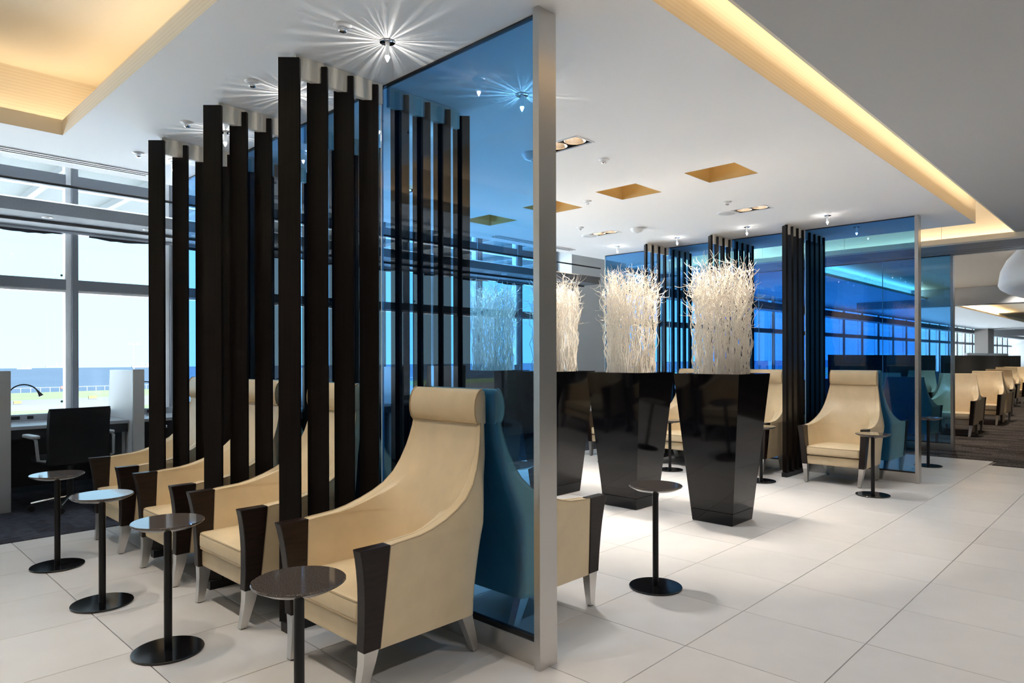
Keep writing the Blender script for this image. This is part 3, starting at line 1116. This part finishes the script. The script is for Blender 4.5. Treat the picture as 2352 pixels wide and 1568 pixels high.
def star_light(loc, energy):
    d = bpy.data.lights.new('crystal_sparkle', 'POINT')
    d.energy = energy
    d.color = (1, .95, .88)
    d.shadow_soft_size = 0.0
    d.use_nodes = True
    n, l = d.node_tree.nodes, d.node_tree.links
    em = n['Emission']
    tc = n.new('ShaderNodeTexCoord')
    sp = n.new('ShaderNodeSeparateXYZ')
    at = n.new('ShaderNodeMath'); at.operation = 'ARCTAN2'
    mu = n.new('ShaderNodeMath'); mu.operation = 'MULTIPLY'; mu.inputs[1].default_value = 6.0
    nz = n.new('ShaderNodeTexNoise'); nz.noise_dimensions = '1D'
    nz.inputs['Scale'].default_value = 1.0
    nz.inputs['Detail'].default_value = 2.0
    rp = n.new('ShaderNodeValToRGB')
    rp.color_ramp.elements[0].position = .47
    rp.color_ramp.elements[0].color = (.05, .05, .05, 1)
    rp.color_ramp.elements[1].position = .66
    rp.color_ramp.elements[1].color = (1, 1, 1, 1)
    up = n.new('ShaderNodeMath'); up.operation = 'GREATER_THAN'; up.inputs[1].default_value = 0.0
    ab = n.new('ShaderNodeMath'); ab.operation = 'ABSOLUTE'
    l.new(tc.outputs['Normal'], sp.inputs[0])
    l.new(sp.outputs['Y'], at.inputs[0])
    l.new(sp.outputs['X'], at.inputs[1])
    l.new(at.outputs[0], mu.inputs[0])
    l.new(mu.outputs[0], nz.inputs['W'])
    l.new(nz.outputs[0], rp.inputs[0])
    l.new(rp.outputs[0], em.inputs['Color'])
    o = bpy.data.objects.new('crystal_sparkle', d)
    COL.objects.link(o)
    o.location = loc
    return o


for key in CR:
    for k, (x, y) in enumerate(CR[key]):
        cp.put((x, y, H), 0, '%s crystal ceiling light from steel post, %s' % (ORD[k], zone[key]), 'crystal ceiling lights')
        if key in 'AC' or (key == 'B' and k < 2):
            star_light((x, y, H - .112), 1.6)
        side = -1 if key in 'AC' else 1
        if key in 'AC' or k < 2:
            light('SPOT', 'crystal_beam', (x, y, H - .11), 9 if key == 'A' else 18, WARM, .02, (x, y, 0), 96, .6)


def make_sprinkler():
    t = empty('sprinkler_head')
    tag(t, 'x', 'sprinkler')
    MB().lathe([(.042, -.0005), (.040, -.004), (.022, -.010), (.02, -.010)], 24).build('escutcheon', 'plastic_white', t, 50)
    MB().lathe([(.014, -.010), (.014, -.022), (.019, -.026), (.016, -.030), (.006, -.034)], 16).build('deflector', 'chrome', t, 30)
    return t


sp_ = Proto(make_sprinkler())
SPK = [(1.695, 2.694, 'first chrome sprinkler above the office-side armchairs, counting from steel post'), (1.695, 3.592, 'second chrome sprinkler above the office-side armchairs, counting from steel post'),
       (1.697, 4.512, 'third chrome sprinkler above the office-side armchairs, counting from steel post'), (1.70, 5.434, 'fourth chrome sprinkler above the office-side armchairs, counting from steel post'),
       (4.223, 3.094, 'small sprinkler between twin downlight and gold ceiling recess'), (5.226, 3.994 + .03, 'small sprinkler between two gold ceiling recesses'),
       (6.203, 3.079, 'small sprinkler near the ceiling speaker over the open floor'), (6.228, 4.899, 'small sprinkler near the ceiling speaker by the windows')]
for x, y, lb in SPK:
    sp_.put((x, y, H), 0, lb, 'ceiling sprinklers')


def make_twin():
    t = empty('twin_downlight')
    tag(t, 'x', 'ceiling light')
    f = MB()
    f.box(-.10, -.088, -.18, .18, -.004, .004).box(.088, .10, -.18, .18, -.004, .004).box(-.088, .088, -.18, -.168, -.004, .004).box(-.088, .088, .168, .18, -.004, .004)
    f.build('trim_frame', 'plastic_white', t)
    h = MB()
    h.box(-.095, -.089, -.175, .175, .004, .16).box(.089, .095, -.175, .175, .004, .16).box(-.089, .089, -.175, -.169, .004, .16).box(-.089, .089, .169, .175, .004, .16).box(-.095, .095, -.175, .175, .16, .166)
    h.build('black_housing', 'black', t)
    for s in (-1, 1):
        r = MB().lathe([(.074, .004), (.078, .006), (.046, .050), (.042, .052)], 28, (0, s * .083, 0))
        r.f = [f_ for f_ in r.f if len(f_) == 4]
        ro_ = r.build('reflector', 'reflector', t, 40)
        MB().lathe([(.044, .052), (.040, .047), (.004, .045)], 20, (0, s * .083, 0)).build('bulb', 'lamp', ro_)
    return t


tw = Proto(make_twin())
TL = ['twin recessed downlight close to the steel post, ceiling of the planter aisle', 'twin recessed downlight beside the speaker over the open floor', 'twin recessed downlight beside the speaker near the windows', 'twin recessed downlight seen through the desk-side blue glass']
for k, (x, y) in enumerate(TWIN):
    tw.put((x, y, H), 0, TL[k], 'twin recessed downlights')
    for s in (-1, 1):
        light('SPOT', 'downlight_beam', (x, y + s * .083, H + .040), 64, NEUT, .03, (x, y + s * .083, 0), 92, .8)
for x, y, lb in ((6.688, 3.32, 'round ceiling speaker grille over the open floor'), (6.733, 5.147, 'round ceiling speaker grille near the windows')):
    t = thing('ceiling_speaker', lb, 'speaker', (x, y, H), group='ceiling speakers')
    MB().lathe([(.105, -.0005), (.103, -.006), (.096, -.009)], 36).build('speaker_rim', 'plastic_white', t, 40)
    MB().lathe([(.096, -.008), (.06, -.011), (.005, -.012)], 36).build('speaker_grille', 'speaker', t, 40)
for x, y, lb in ((6.734, 4.462, 'white dome smoke detector on ceiling between the speakers'), (3.726, 3.38, 'white dome smoke detector seen through the blue glass')):
    t = thing('smoke_detector', lb, 'smoke detector', (x, y, H), group='smoke detectors')
    MB().lathe([(.075, -.0005), (.075, -.012), (.068, -.022)], 32).build('detector_base', 'plastic_white', t, 30)
    MB().lathe([(.066, -.022), (.058, -.040), (.03, -.052), (.004, -.054)], 32).build('detector_dome', 'plastic_white', t, 50)
    MB().lathe([(.004, -.053), (.004, -.057)], 10).build('detector_led', 'black', t)

# ================================================================== OFFICE DESKS AT THE WINDOW
DX = [-2.1, -1.0, 0.14, 1.20, 2.28, 3.36, 4.44, 5.52, 6.6, 7.68]
for k, x in enumerate(DX):
    lb = 'tall grey desk divider panel %s' % ('left of the office chair' if abs(x - 1.2) < .05 else 'right of the office chair' if abs(x - 2.28) < .05 else 'number %d along the window desks' % (k + 1))
    ords = ['first', 'second', 'third', 'fourth', 'fifth', 'sixth', 'seventh', 'eighth', 'ninth', 'tenth']
    t = thing('desk_divider', 'tall grey desk divider panel, %s along the window desks' % ords[k] if 'number' in lb else lb, 'desk divider', (x, 7.30, .004), group='desk dividers')
    MB().box(-.052, .052, 0, .03, 0, 1.236).build('end_face', 'panel_grey', t)
    prof = [(.03, 0), (.78, 0), (.78, .72), (.80, .74), (.74, 1.225), (.03, 1.225)]
    MB().prism(prof, lambda a, b_, tt: (tt, a, b_), -.048, .048).build('side_board', 'panel_white', t)
for k in range(len(DX) - 1):
    x0_, x1_ = DX[k] + .056, DX[k + 1] - .056
    cx_ = (x0_ + x1_) / 2
    w2 = (x1_ - x0_) / 2
    t = thing('window_desk', ('work desk behind the black office chair' if k == 3 else 'window work desk, %s in the row' % ords[k]), 'desk', (cx_, 7.42, .004), group='window desks')
    MB().box(-w2, w2, 0, .68, .705, .735).build('desk_top', 'desk', t)
    MB().box(-w2, w2, .02, .04, .62, .705).build('front_rail', 'desk_dark', t)
    MB().box(-w2, w2, .62, .66, .10, .705).build('modesty_panel', 'desk_dark', t)
    MB().box(-w2, w2, .60, .68, .735, .80).build('power_ledge', 'desk', t)
    MB().box(-w2 + .12, -w2 + .19, .596, .601, .755, .785).build('socket', 'black', t)
    MB().box(-w2 + .25, -w2 + .30, .596, .601, .755, .785).build('socket', 'black', t)
    MB().box(-w2, -w2 + .03, .10, .62, 0, .705).build('leg_panel', 'desk_dark', t)
    MB().box(w2 - .03, w2, .10, .62, 0, .705).build('leg_panel', 'panel_grey', t)
    # gooseneck lamp
    if 2 <= k <= 7:
        lt = thing('gooseneck_lamp', ('black gooseneck lamp on desk behind the office chair' if k == 3 else 'black gooseneck lamp on %s window desk' % ords[k]), 'desk lamp', (x0_ + .09, 7.94, .7395), group='gooseneck lamps')
        MB().lathe([(.02, 0), (.02, .012), (.008, .02)], 16).build('lamp_foot', 'black', lt, 40)
        pts = [(0, 0, .012), (0, 0, .12), (0, 0, .26)]
        for i in range(1, 13):
            a = PI * .86 * i / 12
            pts.append((.11 - .11 * math.cos(a), -.08 * (1 - math.cos(a)) / 2, .26 + .10 * math.sin(a)))
        MB().tube(pts, .0065, 8).build('neck', 'black', lt, 60)
        p = Vector(pts[-1])
        MB().tube([p, p + Vector((.012, -.01, -.02)), p + Vector((.03, -.018, -.055))], [.008, .012, .022], 12).build('lamp_head', 'black', lt, 60)


def make_office_chair():
    t = empty('office_chair')
    tag(t, 'x', 'office chair')
    # faces +Y, back towards -Y
    rows = []
    for k, z in enumerate([.43, .47, .52, .60, .70, .80, .88, .905, .912]):
        yb = -.215 - .03 * math.sin((z - .43) / .48 * PI) * -1 - .03 * (z - .43)
        hw_ = .242 - .008 * abs(z - .66)
        th = .028 if z < .9 else .012
        row = [(-hw_, yb - th, z), (0, yb - th - .02, z), (hw_, yb - th, z), (hw_, yb + th, z), (0, yb + th - .02, z), (-hw_, yb + th, z)]
        rows.append(row)
    MB().loft(rows).build('backrest', 'mesh_black', t, 50)
    m_ = MB()
    pillow(m_, -.24, .24, -.22, .25, .42, .475, .06, .022, .008)
    m_.build('seat', 'mesh_black', t, 50)
    for s in (-1, 1):
        pts = [(s * .25, -.18, .46), (s * .30, -.16, .47), (s * .31, -.14, .64), (s * .30, -.06, .655), (s * .30, .1, .655)]
        a_ = MB().tube(pts, .013, 8).build('arm_bracket', 'soffit', t, 60)
        m4 = MB()
        pillow(m4, s * .30 - .03, s * .30 + .03, -.13, .14, .652, .682, .02, .01)
        m4.build('arm_pad', 'panel_grey', a_, 50)
    MB().lathe([(.05, .42), (.05, .40), (.026, .38), (.026, .10)], 20).build('gas_column', 'black', t, 40)
    for i in range(5):
        a = 2 * PI * i / 5 + .35
        c_, s_ = math.cos(a), math.sin(a)
        o = MB().tube([(0, 0, .105), (.12 * c_, .12 * s_, .098), (.29 * c_, .29 * s_, .072)], [.026, .020, .013], 8).build('base_spoke', 'chrome', t, 60)
        w = MB().lathe([(.027, -.02), (.029, -.012), (.029, .012), (.027, .02)], 18)
        wo = w.build('caster', 'black', o, 40)
        wo.matrix_local = Matrix.Translation((.29 * c_, .29 * s_, .031)) @ Matrix.Rotation(PI / 2, 4, 'X')
    return t


op = Proto(make_office_chair())
op.put((1.66, 7.14, .004), .12, 'black office swivel chair with pale armrests at the window desk', 'office chairs')
op.put((2.78, 7.25, .004), -.1, 'black office chair at desk behind the slat screens', 'office chairs')
op.put((6.1, 7.22, .004), .1, 'black office chair at the window beyond the willow planters', 'office chairs')

# ================================================================== LOUNGE BEYOND
for (x0_, x1_, lb) in ((12.6, 20.1, 'long dark low partition behind the blue glass'), (20.9, 34.0, 'long dark low partition on the carpet beyond a gap')):
    t = thing('low_partition', lb, 'partition', (0, 4.30, .004), group='dark low partitions')
    n = int(round((x1_ - x0_) / 1.2))
    for i in range(n):
        a = x0_ + (x1_ - x0_) * i / n
        b_ = x0_ + (x1_ - x0_) * (i + 1) / n
        MB().box(a + .005, b_ - .005, 0, .06, .06, 1.375).build('fabric_panel', 'dark_panel', t)
    MB().box(x0_, x1_, .01, .05, 0, .06).build('partition_foot', 'black', t)
    MB().box(x0_, x1_, -.004, .064, 1.375, 1.385).build('top_cap', 'black', t)
t = thing('white_bench_back', 'white and grey rounded bench back near far windows', 'bench', (40, 6.3, .004))
MB().box(-5, 0, 0, .12, 0, 1.52).build('white_panel', 'panel_white', t)
MB().box(.02, 5.5, 0, .12, 0, 1.52).build('grey_panel', 'wall_grey', t)
st(bx('column_lounge', 'column', 43.5, 45.2, 6.9, 7.5, 0, 2.85), 'taupe square column by the far windows', 'column')
# white sculpted ceiling bulge
mb = MB()
rows = []
for i in range(1, 14):
    a = PI * i / 14
    sy_ = 1.02 * math.sin(a)
    zc = math.cos(a)
    z = 2.42 + (zc * .80 if zc > 0 else zc * .24)
    rows.append([(13.0 + 1.9 * math.sin(a) * math.cos(2 * PI * k / 32), .88 + sy_ * math.sin(2 * PI * k / 32), z) for k in range(32)])
mb.loft(rows)
tag(mb.build('plaster_canopy', 'bulge', None, 60), 'smooth white rounded plaster shape hanging from the lounge ceiling', 'ceiling sculpture')

# ================================================================== INTERIOR LIGHT
# cove strips in their troughs
light('AREA', 'coffer_strip', (-1.2, 5.47, 2.93), 5, COVE, target=(-1.2, 5.30, 3.9), sx=5.0, sy=.05)
light('AREA', 'coffer_strip', (1.36, 3.7, 2.93), 3.4, COVE, target=(1.2, 3.7, 3.9), sx=3.5, sy=.05, axis='Y')
light('AREA', 'coffer_strip', (-1.2, 1.9, 2.93), 3.6, COVE, target=(-1.2, 2.1, 3.9), sx=5.0, sy=.05)
light('AREA', 'cove_strip', (3.0, 1.22, 2.90), 25, COVE, target=(3.0, 1.6, 3.3), sx=12.0, sy=.05)
light('AREA', 'bulkhead_strip', (10.25, 2.5, 2.83), 13, COVE, target=(10.21, 2.5, 3.3), sx=7.4, sy=.06, axis='Y')
light('AREA', 'lounge_cove_strip', (20, 4.75, 2.92), 190, COVE, target=(20, 4.6, 3.4), sx=26, sy=.08)
# downlights of the coffer (outside the picture); added fill spots under the grey ceiling
for y in (2.55, 3.55, 4.5):
    light('SPOT', 'coffer_downlight', (.78, y, 3.28), 62, WARM, .02, (.78, y, 0), 84, .7)
for x in (.2, 2.4, 4.6, 6.8, 9.0):
    for y in (-.2,):
        light('SPOT', 'aisle_fill', (x, y, H - .01), 100, NEUT, .08, (x, y, 0), 135, .8)
for x in (13.0, 16.5, 20, 24, 28):
    light('SPOT', 'lounge_downlight', (x, 2.6, 3.09), 170, WARM, .05, (x, 2.6, 0), 110, .8)
for a, b_, c, d in SQ:
    light('SPOT', 'planter_spot', ((a + b_) / 2, (c + d) / 2, H + .31), 200, WARM, .04, ((a + b_) / 2, (c + d) / 2, 0), 62, .4)
    light('POINT', 'recess_glow', ((a + b_) / 2 - .1, (c + d) / 2 - .1, H + .26), 0.9, WARM, .03)
